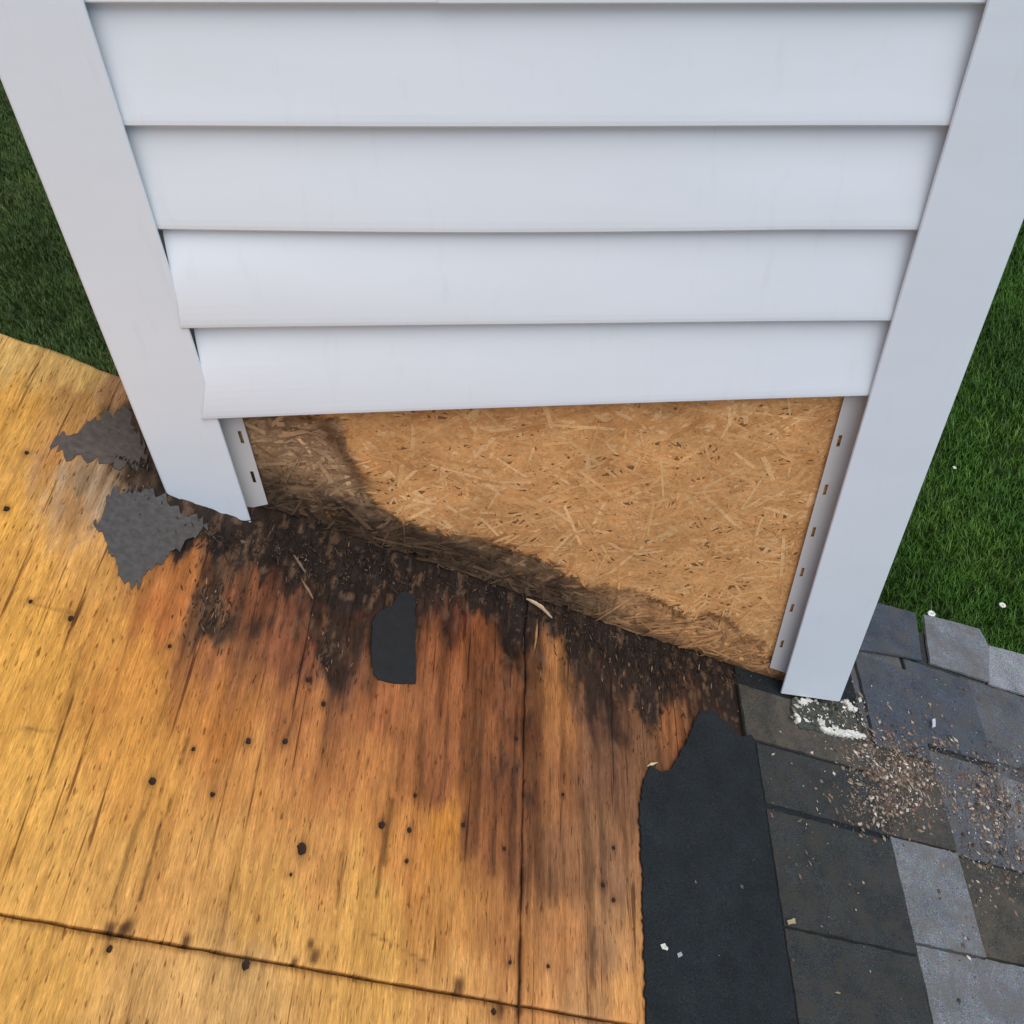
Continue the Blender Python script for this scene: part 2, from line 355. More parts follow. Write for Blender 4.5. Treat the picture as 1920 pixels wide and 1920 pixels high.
def sheet(u0, u1, v0, v1, res, ragged=False, label=None):
    nu, nv = int((u1 - u0) / res) + 1, int((v1 - v0) / res) + 1
    us, vs = np.linspace(u0, u1, nu), np.linspace(v0, v1, nv)
    U, V = np.meshgrid(us, vs, indexing='ij')
    col, rot, mo = deck_field(U, V)
    Z = (fbm(U * 7, V * 3, 71) - .5) * .0016 + (fbm(U * 200, V * 14, 81) - .5) * .0006
    Z += rot * ((fbm(U * 80, V * 40, 91) - .5) * .012 - .001) - mo * .0012
    cu, cv = deck(972, 1190); Z -= .009 * np.exp(-((U - cu) / .016) ** 4 - ((V - cv) / .03) ** 4)
    edge = np.minimum(np.minimum(U - u0, u1 - U), np.minimum(V - v0, v1 - V))
    Z -= .0016 * smooth(.004, 0, edge)
    Ve = V.copy(); Ue = U.copy()
    Ve[:, 0] += (fbm(us * 60, us * 0, 13) - .5) * .002; Ve[:, -1] += (fbm(us * 60, us * 0, 14) - .5) * (.014 if ragged else .002)
    Ue[-1, :] += (fbm(vs * 0, vs * 60, 15) - .5) * .0015; Ue[0, :] += (fbm(vs * 0, vs * 60, 16) - .5) * .0015
    n = nu * nv
    verts = np.stack([Ue, Ve, Z], -1).reshape(-1, 3)
    idx = np.arange(n).reshape(nu, nv)
    f = np.stack([idx[:-1, :-1], idx[1:, :-1], idx[1:, 1:], idx[:-1, 1:]], -1).reshape(-1, 4).tolist()
    ring = list(idx[:, 0]) + list(idx[-1, 1:]) + list(idx[-2::-1, -1]) + list(idx[0, -2:0:-1])
    low = verts[ring].copy(); low[:, 2] = -.0125
    cols = col.reshape(-1, 3); lowc = cols[ring] * .75
    k = len(ring)
    for i in range(k):
        j = (i + 1) % k; f.append((ring[i], n + i, n + j, ring[j]))
    f.append(tuple(n + i for i in range(k))[::-1])
    V3 = np.vstack([verts, low])
    me = mesh('plywood_sheet', V3.tolist(), f, M_PLY, np.vstack([cols, lowc]))
    me.polygons.foreach_set('use_smooth', [True] * ((nu - 1) * (nv - 1)) + [False] * (k + 1))
    o = obj('plywood_sheet', me, roof)
    if label: o['label'] = label
    return o
RES = .0031
S_A = sheet(-1.63, -.4125, -.5268, .128, RES, True, 'large yellow plywood sheet with brown rot beside the wall')
S_B = sheet(-1.63, -.4125, -1.75, -.5300, .0065, False, 'pale plywood sheet along the bottom edge')
S_C = sheet(-.4105, .02, -.5262, .128, RES, True, 'dark damp plywood strip next to the torn shingle')
S_D = sheet(-.4105, .02, -1.75, -.5294, .0065)
for (u0, u1, v0, v1) in ((-2.9, -1.632, -1.75, .128), (.022, 1.75, -1.75, .205)):
    mb = MB(); mb.box(u0, u1, v0, v1, -.0125, -.0005, np.array(lin((205, 160, 90)) * ALBEDO)); obj('plywood_sheet', mb.make('plywood_sheet', M_PLY), roof)
for v in (-1.74, -1.14, -.532, .075):
    mb = MB(); mb.box(-2.9, 1.75, v - .019, v + .019, -.155, -.0127); obj('rafter', mb.make('rafter', M_TIMBER), roof)
mb = MB(); mb.box(-.43, -.392, -1.119, -.553, -.05, -.0127); obj('unseen_backing', mb.make('unseen_backing', M_TIMBER), roof)  # unseen strips added under the sheet joint to keep its gap dark
mb = MB(); mb.box(-.43, -.392, -.511, .055, -.05, -.0127); obj('unseen_backing', mb.make('unseen_backing', M_TIMBER), roof)
def hole_mesh(r, seed):  # dark disc in place of an open hole, its shade put into the colour
    rng = random.Random(seed); k = 11; mb = MB()
    ring = [(math.cos(6.283 * i / k), math.sin(6.283 * i / k), rng.uniform(.75, 1.2)) for i in range(k)]
    vs = [(c * q * r, s * q * r * 1.25, -.003) for c, s, q in ring] + [(c * q * r, s * q * r * 1.25, .0007) for c, s, q in ring] + \
         [(c * q * r * .62, s * q * r * .8, .0002) for c, s, q in ring] + [(0, 0, -.0002)]
    fs = []
    for i in range(k):
        j = (i + 1) % k; fs += [(i, j, k + j, k + i), (k + i, k + j, 2 * k + j, 2 * k + i), (2 * k + i, 2 * k + j, 3 * k)]
    return mesh('nail_hole', vs, fs, M_HOLE)
for i, ((nu, nv), r) in enumerate(nuv):
    par = (S_A if nv > -.531 else S_B) if nu < -.411 else (S_C if nv > -.53 else S_D)
    o = obj('nail_hole', hole_mesh(r * .62, i), par); o.location = (nu, nv, .0006)

# ------------------------------------------------------------------ shingles
BUTT = [-.058, .171, .300, .445, .590, .735, .880, 1.025, 1.17, 1.315, 1.46, 1.605, 1.75]
M_SH = {k: mat_shingle('shingle_' + k, c, d) for k, (c, d) in {
    'black': ((32, 36, 38), None), 'dark': ((52, 54, 53), (62, 59, 52)), 'brown': ((68, 65, 59), (88, 80, 68)), 'slate': ((72, 77, 84), (82, 80, 78)),
    'light': ((112, 114, 116), (104, 100, 95)), 'pale': ((132, 134, 135), None), 'mid': ((86, 88, 91), (94, 88, 80))}.items()}
def course_z(c, u):                      # top surface of course c: low at its head, high at its butt edge
    head = BUTT[c] - ((BUTT[c] - BUTT[c - 1]) if c else .16) - .13
    return .0015 + .0105 * max(0, min(1, (u - head) / (BUTT[c] - head)))
def shingle(poly, c, mat, lift=0.0, th=.0036, jg=.0008, label=None, seed=0, keep=(), step=.012):
    rng = np.random.RandomState(seed + 100)
    p = jag(poly, step, jg, rng, keep)
    vs, fs = slab(p, lambda u, v: course_z(c, u) + lift + (float(vnoise(u * 14, v * 9, seed)) - .5) * .0022, th)
    o = obj('shingle', mesh('shingle', vs, fs, M_SH[mat]), roof)
    if label: o['label'] = label
    return o
rect = lambda u0, u1, v0, v1: [(u0, v0), (u1, v0), (u1, v1), (u0, v1)]
def z4(X, Y): return deck(1160 + X / 2.4, 1120 + Y / 2.4)
# torn, exposed head of the removed course
tornA = [z4(*p) for p in ((112,1920),(106,1700),(100,1500),(95,1250),(84,960),(105,820),(130,765),(185,800),(215,790),(250,735),(300,640),(325,560),(350,525),(400,520),(470,588),(520,640),(575,640))]
pa = [(-.262, -1.7)] + tornA + [(-.058, -.128), (-.058, -1.7)]
shingle(pa, 0, 'black', .0014, .0036, .0019, 'black torn shingle strip bordering the plywood', 1, keep=(len(pa) - 2, len(pa) - 3), step=.0045)
# full-length under-courses (the thin backing of every laminated course)
VB = {1: [-.99, -.61, -.07], 2: [-1.2, -.44, .19]}
for c in range(1, len(BUTT)):
    rng = random.Random(c); top = .215
    head = BUTT[c] - (BUTT[c] - BUTT[c - 1]) - .13
    if c == 1: head = -.064
    cuts = [-1.74] + VB.get(c, sorted(rng.uniform(-1.3, -.1) for _ in range(2))) + [top]
    for a, b in zip(cuts[:-1], cuts[1:]):
        if b - a < .02: continue
        shingle(rect(head, BUTT[c] - .003, a + .001, b - .001), c, 'black' if c < 2 else rng.choice(['mid', 'dark', 'slate']), -.0026 if c == 1 else -.0060, .002 if c == 1 else .003, .0006, None, c * 7)  # first under-course is black, standing in for shade in the open gap
# overlay tabs that the picture shows
G = .0022
TABS = [
 (rect(-.0635, .171, -.122, -.034), 1, 'brown'), (rect(-.047, .171, -.218, -.127), 1, 'dark'),
 (rect(-.047, .168, -.382, -.2265), 1, 'dark'), (rect(-.047, .166, -.60, -.386), 1, 'dark'),
 (rect(.174, .300, -.364, -.2165), 2, 'light'), (rect(.174, .298, -.55, -.3685), 2, 'light'),
 (rect(.174, .300, -.213, -.07), 2, 'brown'), (rect(.19, .302, -.066, .105), 2, 'slate'),
 (rect(.303, .447, -.215, -.042), 3, 'mid'), (rect(.303, .445, -.360, -.219), 3, 'brown'), (rect(.303, .445, -.56, -.364), 3, 'light'),
 (rect(.306, .452, -.030, .132), 3, 'slate'),
 (rect(.455, .592, -.20, -.048), 4, 'light'), (rect(.458, .595, -.02, .140), 4, 'mid'), (rect(.449, .59, -.36, -.203), 4, 'mid'), (rect(.449, .59, -.56, -.364), 4, 'dark'),
 ([z4(1100,255),(.19,.112),(.19,.205),z4(1150,45),z4(1310,90),z4(1338,300)], 2, 'slate'),
 ([z4(1352,92),z4(1600,160),z4(1640,235),z4(1640,398),z4(1382,308)], 3, 'light'),
 ([z4(1645,232),z4(1824,280),z4(1960,330),z4(1960,505),z4(1824,462),z4(1645,402)], 4, 'pale'),
]
for i, (p, c, m) in enumerate(TABS):
    shingle(p, c, m, .0022 if i > 15 else 0, .0042, .0009, None, 200 + i)
rng = random.Random(5)
for c in range(1, len(BUTT)):             # the same courses running on beyond the picture
    v = {1: -.604, 2: -.554, 3: -.564, 4: -.564}.get(c, .2)
    lo = BUTT[c - 1] + .003
    while v > -1.7:
        l = rng.uniform(.11, .2); a = max(v - l, -1.74)
        if c < 5 or not (c == 5 and v > .14): shingle(rect(lo, BUTT[c], a, v - .003), c, rng.choice(['light', 'mid', 'dark', 'slate', 'mid']), 0, .0042, .0009, None, 300 + c * 20 + int(-v * 10))
        v = a - rng.choice([0, 0, .03])

# ------------------------------------------------------------------ the clad wall
WY = .64                                   # how far the boxed wall runs back
house = empty('clad_wall', Matrix.Translation((0, .3, H - 1.34)))
tag(house, 'white vinyl-sided wall standing on the roof, bare strand board at its foot', 'wall', None, 'thing')
W0 = Vector((0, .3, H - 1.34))
def loc(vs): return [(v[0] - W0.x, v[1] - W0.y, v[2] - W0.z) for v in vs]
XL, XR, PL, PR, YF = -.367, .341, -.457, .435, -.030
def base_z(x): return RO.z + (x - RO.x) * -math.tan(RA)

# strand board: panel and its strands
def zb_noise(x): return (float(fbm(x * 40, 0.0, 6)) - .5) * .016
xs = np.linspace(-.41, .40, 110)
bot = [(x, base_z(x) + .006 + (zb_noise(x) + .006 if x < .05 else zb_noise(x) * .35) * (1 if x < .3 else .2)) for x in xs]
poly = bot + [(.40, H + .6), (-.41, H + .6)]
vs, fs = slab(poly, lambda a, b: 0.0, .011)
cl = np.array([lin((186, 138, 88)) * ALBEDO] * len(vs))
for i, v in enumerate(vs):
    cl[i] = lin((150, 108, 68)) * ALBEDO
panel = obj('sheathing_panel', mesh('sheathing_panel', loc([(v[0], -v[2], v[1]) for v in vs]), [f[::1] for f in fs], M_STR, cl), house)
SB = [(400,760),(640,790),(655,850),(690,925),(712,950),(760,978),(840,1000),(920,1012),(1000,1042),(1060,1072),(1100,1100),(1180,1108),(1230,1125),(1290,1165),(1335,1150),(1365,1160),(1395,1200),(1430,1205),(1450,1235)]
sbw = np.array([wall(*p) for p in SB])
def osb_color(x, z, base, jit=0.0, keep=1.0):
    x = np.asarray(x); z = np.asarray(z)
    n1 = fbm(x * 45, z * 45, 3) - .5; n2 = fbm(x * 120, z * 120, 8) - .5
    zb = np.interp(x, sbw[:, 0], sbw[:, 1]) + n1 * .02 + n2 * .012 + jit
    left = smooth(-.275, -.31, x + n1 * .05)
    s = np.maximum(smooth(.006, -.006, z - zb), left)
    rim = np.exp(-((z - zb - .001) / .0046) ** 2) * (1 - left) * (.65 + .35 * smooth(.4, .6, fbm(x * 25, z * 25, 17)))
    rim = np.maximum(rim, .75 * np.exp(-(((x + .243) + (z - (H - .84)) * .35) / .010) ** 2) * smooth(H - .765, H - .80, z) * smooth(H - .915, H - .88, z))
    hb = z - (RO.z - (x - RO.x) * math.tan(RA))
    low = smooth(.105, .045, hb + n1 * .07) * smooth(.17, .0, x) * s
    low = np.maximum(low, smooth(.03, .004, hb + n1 * .02) * .8)
    grey = np.array(lin((124, 103, 82)))
    rel = base.mean(1, keepdims=True) / .26
    sc = grey[None] * (.75 + .7 * (n2[:, None] + .3)); right = smooth(-.05, .2, x)[:, None]
    sc = sc * rel ** 1.4
    sc = sc * (1 - right) + np.array(lin((166, 126, 88)))[None] * rel * (.85 + .6 * n2[:, None]) * right
    c = base * (1 - s[:, None] * .92) + sc * s[:, None] * .92
    c = c * (1 - .92 * rim[:, None]) + np.array(lin((66, 36, 18)))[None] * .92 * rim[:, None]
    low = low * keep
    low = np.clip(low, 0, 1)
    c = c * (1 - .93 * low[:, None]) + np.array(lin((52, 41, 34)))[None] * rel * (.9 + 1.6 * n2[:, None]) * .93 * low[:, None]
    c = c * (1 + .35 * (fbm(x * 14, z * 14, 27) - .5))[:, None]
    return np.clip(c, .004, 1) * ALBEDO * np.array((1.34, 1.26, 1.12))
rs_ = np.random.RandomState(12)
V, F, CC = [], [], []
for i in range(9500):
    x = rs_.uniform(-.39, .37); z = rs_.uniform(-1.36, -.69) + H
    if z < base_z(x) + .004 or z > H - .69: continue
    Lh, wd = rs_.uniform(.010, .042), rs_.uniform(.0010, .0036)
    a = rs_.normal(0, .75) if rs_.rand() < .7 else rs_.uniform(0, 3.14)
    ca, sa = math.cos(a), math.sin(a); y = -rs_.uniform(.0003, .0014); tl = rs_.uniform(-.0006, .0006)
    bright = random.choice([(204,158,108),(200,152,102),(206,163,114),(196,148,98),(214,176,130),(202,158,110),(190,142,94),(202,154,104)])
    bc = np.array(lin(bright)) * rs_.uniform(.92, 1.10)
    seg = 12; b0 = len(V); sk0, sk1 = rs_.uniform(-.01, .01, 2)
    pts = []
    for k in range(seg + 1):
        s = -Lh + 2 * Lh * k / seg
        for q in (-1, 1):
            ww = wd * (rs_.uniform(.75, 1.05)); ss = s + (sk0 if k == 0 else sk1 if k == seg else 0) * q * .5
            px, pz = x + ca * ss - sa * ww * q, z + sa * ss + ca * ww * q
            pz = max(pz, base_z(px) + .003); pts.append((px, y + tl * k / seg - (.0004 if k in (0, seg) and rs_.rand() < .1 else 0), pz))
    V += pts
    for k in range(seg): F.append((b0 + 2*k, b0 + 2*k + 2, b0 + 2*k + 3, b0 + 2*k + 1))
    P = np.array(pts); zs_ = float(np.interp(x, sbw[:, 0], sbw[:, 1]))
    if (z < zs_ or x < -.29) and rs_.rand() < .5:      # swollen, flaking strands where the board is soaked
        lift = rs_.uniform(.0004, .0035) * (1.4 if z < base_z(x) + .05 else .7); q = rs_.rand() < .5
        for k in range(len(pts)): V[b0 + k] = (pts[k][0], pts[k][1] - lift * ((k // 2) / seg if q else 1 - (k // 2) / seg), pts[k][2])
        bc = bc * rs_.uniform(.6, 1.25)
    CC.append(osb_color(P[:, 0], P[:, 2], bc[None].repeat(len(pts), 0), rs_.normal(0, .0032), rs_.uniform(.8, 1.08)))
st = obj('wood_strand', mesh('wood_strand', loc(V), F, M_STR, np.vstack(CC)), panel); st['kind'] = 'stuff'
for (y0, y1, x0, x1) in ((0.012, WY, -.41, -.399), (0.012, WY, .389, .40), (WY - .011, WY, -.398, .388)):
    mb = MB(); mb.box(x0, x1, y0, y1, H - 1.75, H + .6, np.array(lin((186, 138, 88))) * ALBEDO); me = mb.make('sheathing_panel', M_STR)
    me.vertices.foreach_set('co', np.array(loc([v.co for v in me.vertices])).ravel()); obj('sheathing_panel', me, house)

# corner posts: one bent sheet each, with a slotted nailing flange as a sub-part
def post(xi, xo, bz, label, y_in=YF):
    s = 1 if xo > xi else -1; t = .0016; r = .004
    prof = [(xi, y_in + .0032), (xi, y_in + .001), (xi + s * .001, y_in), (xo - s * r, y_in)] + \
           [(xo - s * r + s * r * math.sin(a), y_in + r - r * math.cos(a)) for a in (.4, .8, 1.2)] + \
           [(xo, y_in + r), (xo, .070), (xo - s * .001, .071), (xo - s * .008, .071)]
    inn = []
    for i, (x, y) in enumerate(prof):
        a = np.array(prof[max(0, i - 1)]); b = np.array(prof[min(len(prof) - 1, i + 1)]); d = (b - a) / np.linalg.norm(b - a)
        nx, ny = -d[1] * s, d[0] * s
        inn.append((x + nx * t, y + ny * t))
    loop = prof + inn[::-1]; n = len(loop)
    zs = [None] + [H - 1.15 + .35 * k for k in range(5)] + [H + .6]
    V = []
    for z in zs:
        for (x, y) in loop: V.append((x, y, bz(x, y) if z is None else max(z, bz(x, y) + .02)))
    F = []
    for k in range(len(zs) - 1):
        for i in range(n):
            j = (i + 1) % n; q = (k*n + i, k*n + j, (k+1)*n + j, (k+1)*n + i); F.append(q if s > 0 else q[::-1])
    F += [tuple(range(n))[::-1 if s > 0 else 1], tuple(range(len(V) - n, len(V)))[::1 if s > 0 else -1]]
    o = obj('corner_post', mesh('corner_post', loc(V), F, M_POST), house); o['label'] = label
    return o
def bz_left(x, y):  return H - .874 + (x - PL) * -.74 - max(0, y + .03) * .2
def bz_right(x, y): return H - 1.306 + (x - XR) * -.25
pl = post(XL, PL, bz_left, 'left white corner post cut off at a slant')
pr = post(XR, PR, bz_right, 'right white corner post ending in debris')
def flange(parent, x_in, x_out, zlo, ztop, slots, sx, sl, shear=0.0):
    """Flat strip with open nail slots: x_in is its free edge."""
    mb = MB(); y0, y1 = -.0072, -.0060
    z = zlo; hw = .0021
    def blk(a, b, z0, z1):
        mb.box(min(a, b), max(a, b), y0, y1, z0, z1)
    for zc in sorted(slots):
        if zc - sl < z: continue
        blk(x_in, x_out, z, zc - sl)
        blk(x_in, sx - hw if x_in < sx else sx + hw, zc - sl, zc + sl); blk(sx + hw if x_in < sx else sx - hw, x_out, zc - sl, zc + sl); z = zc + sl
    blk(x_in, x_out, z, ztop)
    vs = [(a, b, c + (shear * (a - x_in) if c < zlo + .001 else 0)) for a, b, c in mb.v]
    o = obj('nailing_flange', mesh('nailing_flange', loc(vs), mb.f, M_FLANGE), parent)
    return o
flange(pr, .3225, .375, H - 1.272, H + .5, [H - v for v in (1.213,1.128,1.05,.970,.893,.812,.735,.655)], .3305, .0095, -.55)
flange(pl, -.3487, -.40, H - .918, H + .5, [H - v for v in (.871,.806,.735,.66)], -.3565, .010, .3)

# siding courses
ZE = [-.323, -.4245, -.5265, -.630, -.729]          # bottom edges of the courses at the right-hand post
def course(parent, x0f, x1f, zb, zt, yoff, nseg=36, place=None, name='siding_course'):
    prof = [(-.0075, .0012), (-.0200, .0002), (-.0232, .0006), (-.0243, .0022), (-.0243, .006), (-.0238, .012)]
    V = []; n = None
    for k in range(nseg + 1):
        s = k / nseg; x0 = x0f; loopx = []
        ztv = zt(s); zbv = zb(s); hh = ztv - zbv
        pts = [(y, zbv + dz) for y, dz in prof] + [(-.0238 + (.0238 - .0125) * q, zbv + .012 + (hh + .004 - .012) * q) for q in [k / 12 for k in range(1, 13)]]
        back = [(y + .0014, z + (.0014 if i < 4 else 0)) for i, (y, z) in enumerate(pts)][::-1]
        loop = pts + back; n = len(loop)
        for (y, z) in loop:
            q = (z - zbv) / hh; xa = x0f(q); xb = x1f(q); x = xa + (xb - xa) * s
            V.append((x, y + yoff(s, q), z))
    F = []
    for k in range(nseg):
        for i in range(n):
            j = (i + 1) % n; F.append((k*n + i, k*n + j, (k+1)*n + j, (k+1)*n + i))
    F += [tuple(range(n))[::-1], tuple(range(nseg * n, nseg * n + n))]
    if place: V = [place(v) for v in V]
    me = mesh(name, loc(V), F, M_VIN)
    o = obj(name, me, parent); return o
for i in range(-8, 5):
    zr = ZE[0] + .1015 * -i if i < 0 else ZE[i]; zr1 = ZE[0] + .1015 * -(i - 1) if i <= 0 else ZE[i - 1]
    if zr1 > .6: continue
    ltilt = {4: -.0275, 3: -.004, 2: .001}.get(i, 0); sag = {2: .0035, 1: .0012, 3: .001}.get(i, .0006)
    utilt = {4: -.004, 3: .001}.get(i, 0)
    zb = lambda s, a=zr, t=ltilt, g=sag: H + a + t * (1 - s) - g * math.sin(math.pi * min(1, s * 1.2))
    zt = lambda s, a=zr1, t=utilt: H + a + t * (1 - s)
    if i == 4: x0 = lambda q: -.3835 + .0165 * min(1, max(0, q) / .36)
    elif i == 3: x0 = lambda q: -.3735 + .006 * min(1, max(0, q) / .26)
    else: x0 = lambda q: -.378
    x1 = lambda q: .350
    if i == 4: yo = lambda s, q: (-.0085 - .0164 * q + .0249 * q * q) * math.exp(-s * 2.6)
    elif i == 3: yo = lambda s, q: (-.0078 - .0148 * q + .0223 * q * q) * math.exp(-s * 2.6)
    else: yo = lambda s, q: (float(vnoise(s * 4, q * 2 + i * 3, 2)) - .5) * .0012
    if i == 0:      # this course is lapped from two lengths
        pass
    o = course(house, x0, x1, zb, zt, yo)
    if i == 4: o['label'] = 'lowest siding course, loose and drooping at its left end'
# lapped end of a second length in the course at the top of the picture
lx = wall(822, 6, -.024)[0]
course(house, lambda q: lx, lambda q: .3498, lambda s: H + ZE[0] - .0004, lambda s: H + ZE[0] + .1015, lambda s, q: -.0012 * (1 - s), 12)
# cladding of the two flanks and back posts
for sgn, xo in ((-1, PL + .012), (1, PR - .012)):
    for k in range(13):
        zr = .52 - .1015 * k
        if zr < (-.95 if sgn < 0 else -1.55): continue
        pf = lambda v, s=sgn, X=xo: (X + s * (-.0125 - v[1] - .004) * 1.0, v[0], v[2])
        if H + zr + .1 > H + .6: continue
        course(house, (lambda q: .066) if sgn < 0 else (lambda q: .066), lambda q: WY - .006, lambda s, a=zr: H + a, lambda s, a=zr: H + a + .1015, lambda s, q: 0, 8, pf)
mb = MB(); mb.box(-.48, .46, -.05, WY + .03, H + .602, H + .622); mb.v = loc(mb.v); obj('cap', mb.make('cap', M_METAL), house)

# ------------------------------------------------------------------ torn felt
def felt(poly, z, th, mat, label, seed, amp=.0045, step=.0042, fray=0.0):
    rg = np.random.RandomState(seed); p = jag(poly, step, amp, rg)
    if fray:                               # shreds drawn out along the wood grain
        p = [(u + v_ * -.12, v + v_) for (u, v), v_ in zip(p, rg.uniform(-fray, fray, len(p)))]
    vs, fs = slab(p, lambda u, v: z + (float(fbm(u * 40, v * 40, seed)) - .3) * .0014, th)
    o = obj('felt_scrap', mesh('felt_scrap', vs, fs, mat), None, ROOFM); tag(o, label, 'felt scrap', 'torn felt scraps left on the plywood'); return o
z1 = lambda X, Y: deck(X / 2.743, 600 + Y / 2.743)
felt([z1(*p) for p in ((262,628),(340,575),(420,548),(470,520),(560,480),(650,452),(705,560),(760,700),(690,770),(640,740),(560,745),(430,722),(330,692))], .0012, .0012, M_FELT2,
     'pointed brown-grey torn felt scrap beside the left corner post', 1, .002, .0042, .0095)
felt([z1(*p) for p in ((575,885),(640,870),(780,885),(850,905),(900,950),(1010,1010),(1070,1075),(960,1130),(900,1190),(820,1262),(740,1312),(700,1372),(660,1352),(600,1285),(555,1150),(470,1075),(520,1010),(540,930))], .0013, .0012, M_FELT,
     'large jagged grey felt scrap below the foot of the left corner post', 2, .002, .0042, .0095)
felt(decks(((750,1112),(776,1116),(778,1200),(778,1283),(742,1283),(708,1276),(699,1264),(695,1220),(697,1166),(708,1150),(732,1138))), .0022, .0016, M_BLACK,
     'small black rectangular felt scrap on brown plywood under the wall', 4, .0008)

# ------------------------------------------------------------------ crumbs, splinters, grit
def crumb(mb, p, r, col, rng, el=1.0, ang=0.0):
    vs = []
    for dx, dy, dz in ((1,0,0),(-1,0,0),(0,1,0),(0,-1,0),(0,0,1),(0,0,-.4)):
        k = rng.uniform(.6, 1.3) * r; x, y, z = dx * k, dy * k * el, dz * k * .8
        vs.append((p[0] + x * math.cos(ang) - y * math.sin(ang), p[1] + x * math.sin(ang) + y * math.cos(ang), p[2] + max(z, -.002)))
    mb.add(vs, [(0,2,4),(2,1,4),(1,3,4),(3,0,4),(2,0,5),(1,2,5),(3,1,5),(0,3,5)], col)
def pick(rng, pal): return np.array(lin(rng.choice(pal))) * rng.uniform(.75, 1.2) * ALBEDO
rng = random.Random(21)
ROT = [(62,52,45),(44,38,34),(80,64,50),(98,80,64),(38,34,32),(56,47,40),(122,102,82),(74,58,46)]
mb = MB()
path = np.array([(330,985),(420,1005),(500,1015),(560,1030),(640,1050),(700,1058),(760,1085),(850,1095),(930,1105),(1000,1135),(1090,1175),(1180,1205),(1260,1235),(1340,1258),(1430,1282)], float)
thick = [26,40,56,62,60,50,58,46,46,36,40,42,36,22,14]
def band_point(spread):
    s = rng.random() * (len(path) - 1); k = int(s); f = s - k
    c = path[k] * (1 - f) + path[min(k + 1, len(path) - 1)] * f; tk = thick[k] * (1 - f) + thick[min(k + 1, len(path) - 1)] * f
    return deck(c[0] + rng.uniform(-25, 25), c[1] + rng.gauss(0, .42) * tk * spread + 6)
def rot_z(u, v): return .0035 * float(fbm(u * 70, v * 50, 95)) * math.exp(-((v + .005) / .03) ** 2)
for i in range(900):                    # crumbs
    u, v = band_point(1.0)
    if v > -.001: v = -rng.uniform(.001, .012)
    if u < -.8 and v > -.05: continue
    r = rng.uniform(.0005, .0015) if rng.random() < .97 else rng.uniform(.002, .004)
    crumb(mb, (u, v, rot_z(u, v) + rng.uniform(-.001, .001)), r, pick(rng, ROT) * .75, rng, rng.choice([1, 1, 1.4, 2]), rng.uniform(0, 3))
def shard(u, v, L, wd, ang, col, lift):  # flat fibrous flake of rotted veneer
    n = 4; ca, sa = math.cos(ang), math.sin(ang); vs = []
    for k in range(n + 1):
        q = k / n; ww = wd * (1 - abs(2 * q - 1) ** 2 * rng.uniform(.5, .95)); d = (q - .5) * L; w0 = rng.uniform(-.2, .2) * wd
        for sgn in (-1, 1):
            x, y = w0 + sgn * ww, d
            vs.append((u + x * ca - y * sa, min(v + x * sa + y * ca, -.001), rot_z(u, v) + lift * q + .0006 + rng.uniform(0, .0008)))
    vs += [(a, b_, c - .0007) for a, b_, c in vs]; m = 2 * (n + 1); fs = []
    for k in range(n):
        a = 2 * k; fs += [(a, a + 1, a + 3, a + 2), (m + a, m + a + 2, m + a + 3, m + a + 1), (a, a + 2, m + a + 2, m + a), (a + 1, m + a + 1, m + a + 3, a + 3)]
    fs += [(0, m, m + 1, 1), (m - 2, m - 1, 2 * m - 1, 2 * m - 2)]
    mb.add(vs, fs, col)
SHD = [(52,44,39),(40,35,32),(66,54,45),(80,66,54)] + [(62, 48, 40), (76, 58, 46), (48, 40, 36), (40, 35, 32), (56, 46, 40), (110, 92, 76)]
for i in range(950):
    u, v = band_point(1.1)
    if u < -.8 and v > -.05: continue
    shard(u, min(v, -.004), rng.uniform(.002, .011) if rng.random() < .96 else rng.uniform(.014, .026), rng.uniform(.0003, .0008), rng.gauss(0, .4) if rng.random() < .75 else rng.uniform(0, 3), pick(rng, SHD) * .8, rng.choice([0, 0, 0, 0, .002]))
for (cx, cy, sx, sy, n) in ((400,1140,26,34,150),(620,1225,28,26,80),(1240,1270,50,20,110),(1120,1230,50,26,110),(580,1080,40,24,60),(1240,1340,30,40,60),(260,890,22,40,60)):
    for i in range(n):
        u, v = deck(rng.gauss(cx, sx), rng.gauss(cy, sy))
        shard(u, min(v, -.003), rng.uniform(.002, .010), rng.uniform(.0003, .0008), rng.gauss(0, .3), pick(rng, SHD + [(150,116,84)]), rng.choice([0, 0, .002]))
o = obj('rot_debris', mb.make('rot_debris', M_CRUMB), None, ROOFM)
tag(o, 'dark rotted wood crumbs along the foot of the wall', 'debris', None, 'stuff')

mb = MB(); GRIT = [(138,116,98),(170,150,128),(104,88,76),(82,74,66),(205,194,178),(122,108,96),(96,92,88),(128,98,80),(66,60,54),(150,132,112)]
for (cx, cy, sx, sy, n) in ((1668,1480,44,44,900),(1700,1440,36,26,300),(1640,1400,34,16,160),(1855,1490,46,40,620),(1890,1600,40,44,330),(1560,1340,30,18,130),
                            (1770,1390,14,6,40),(1830,1720,50,80,60),(1700,1330,60,40,60),(1480,1520,60,80,40),(1300,1600,60,180,5),(1560,1750,80,90,16)):
    for i in range(int(n * 2.3)):
        u, v = deck(rng.gauss(cx, sx), rng.gauss(cy, sy), .009)
        if u < -.2: continue
        c = next(k for k in range(0, len(BUTT)) if u < BUTT[k]); el = rng.choice([1, 1, 1, 2, 3])
        crumb(mb, (u, v, course_z(c, u) + .0008), (rng.uniform(.0006, .0015) if rng.random() < .8 else rng.uniform(.002, .0042)) / el ** .3, pick(rng, GRIT), rng, el, rng.uniform(0, 3))
o = obj('grit_debris', mb.make('grit_debris', M_CRUMB), None, ROOFM)
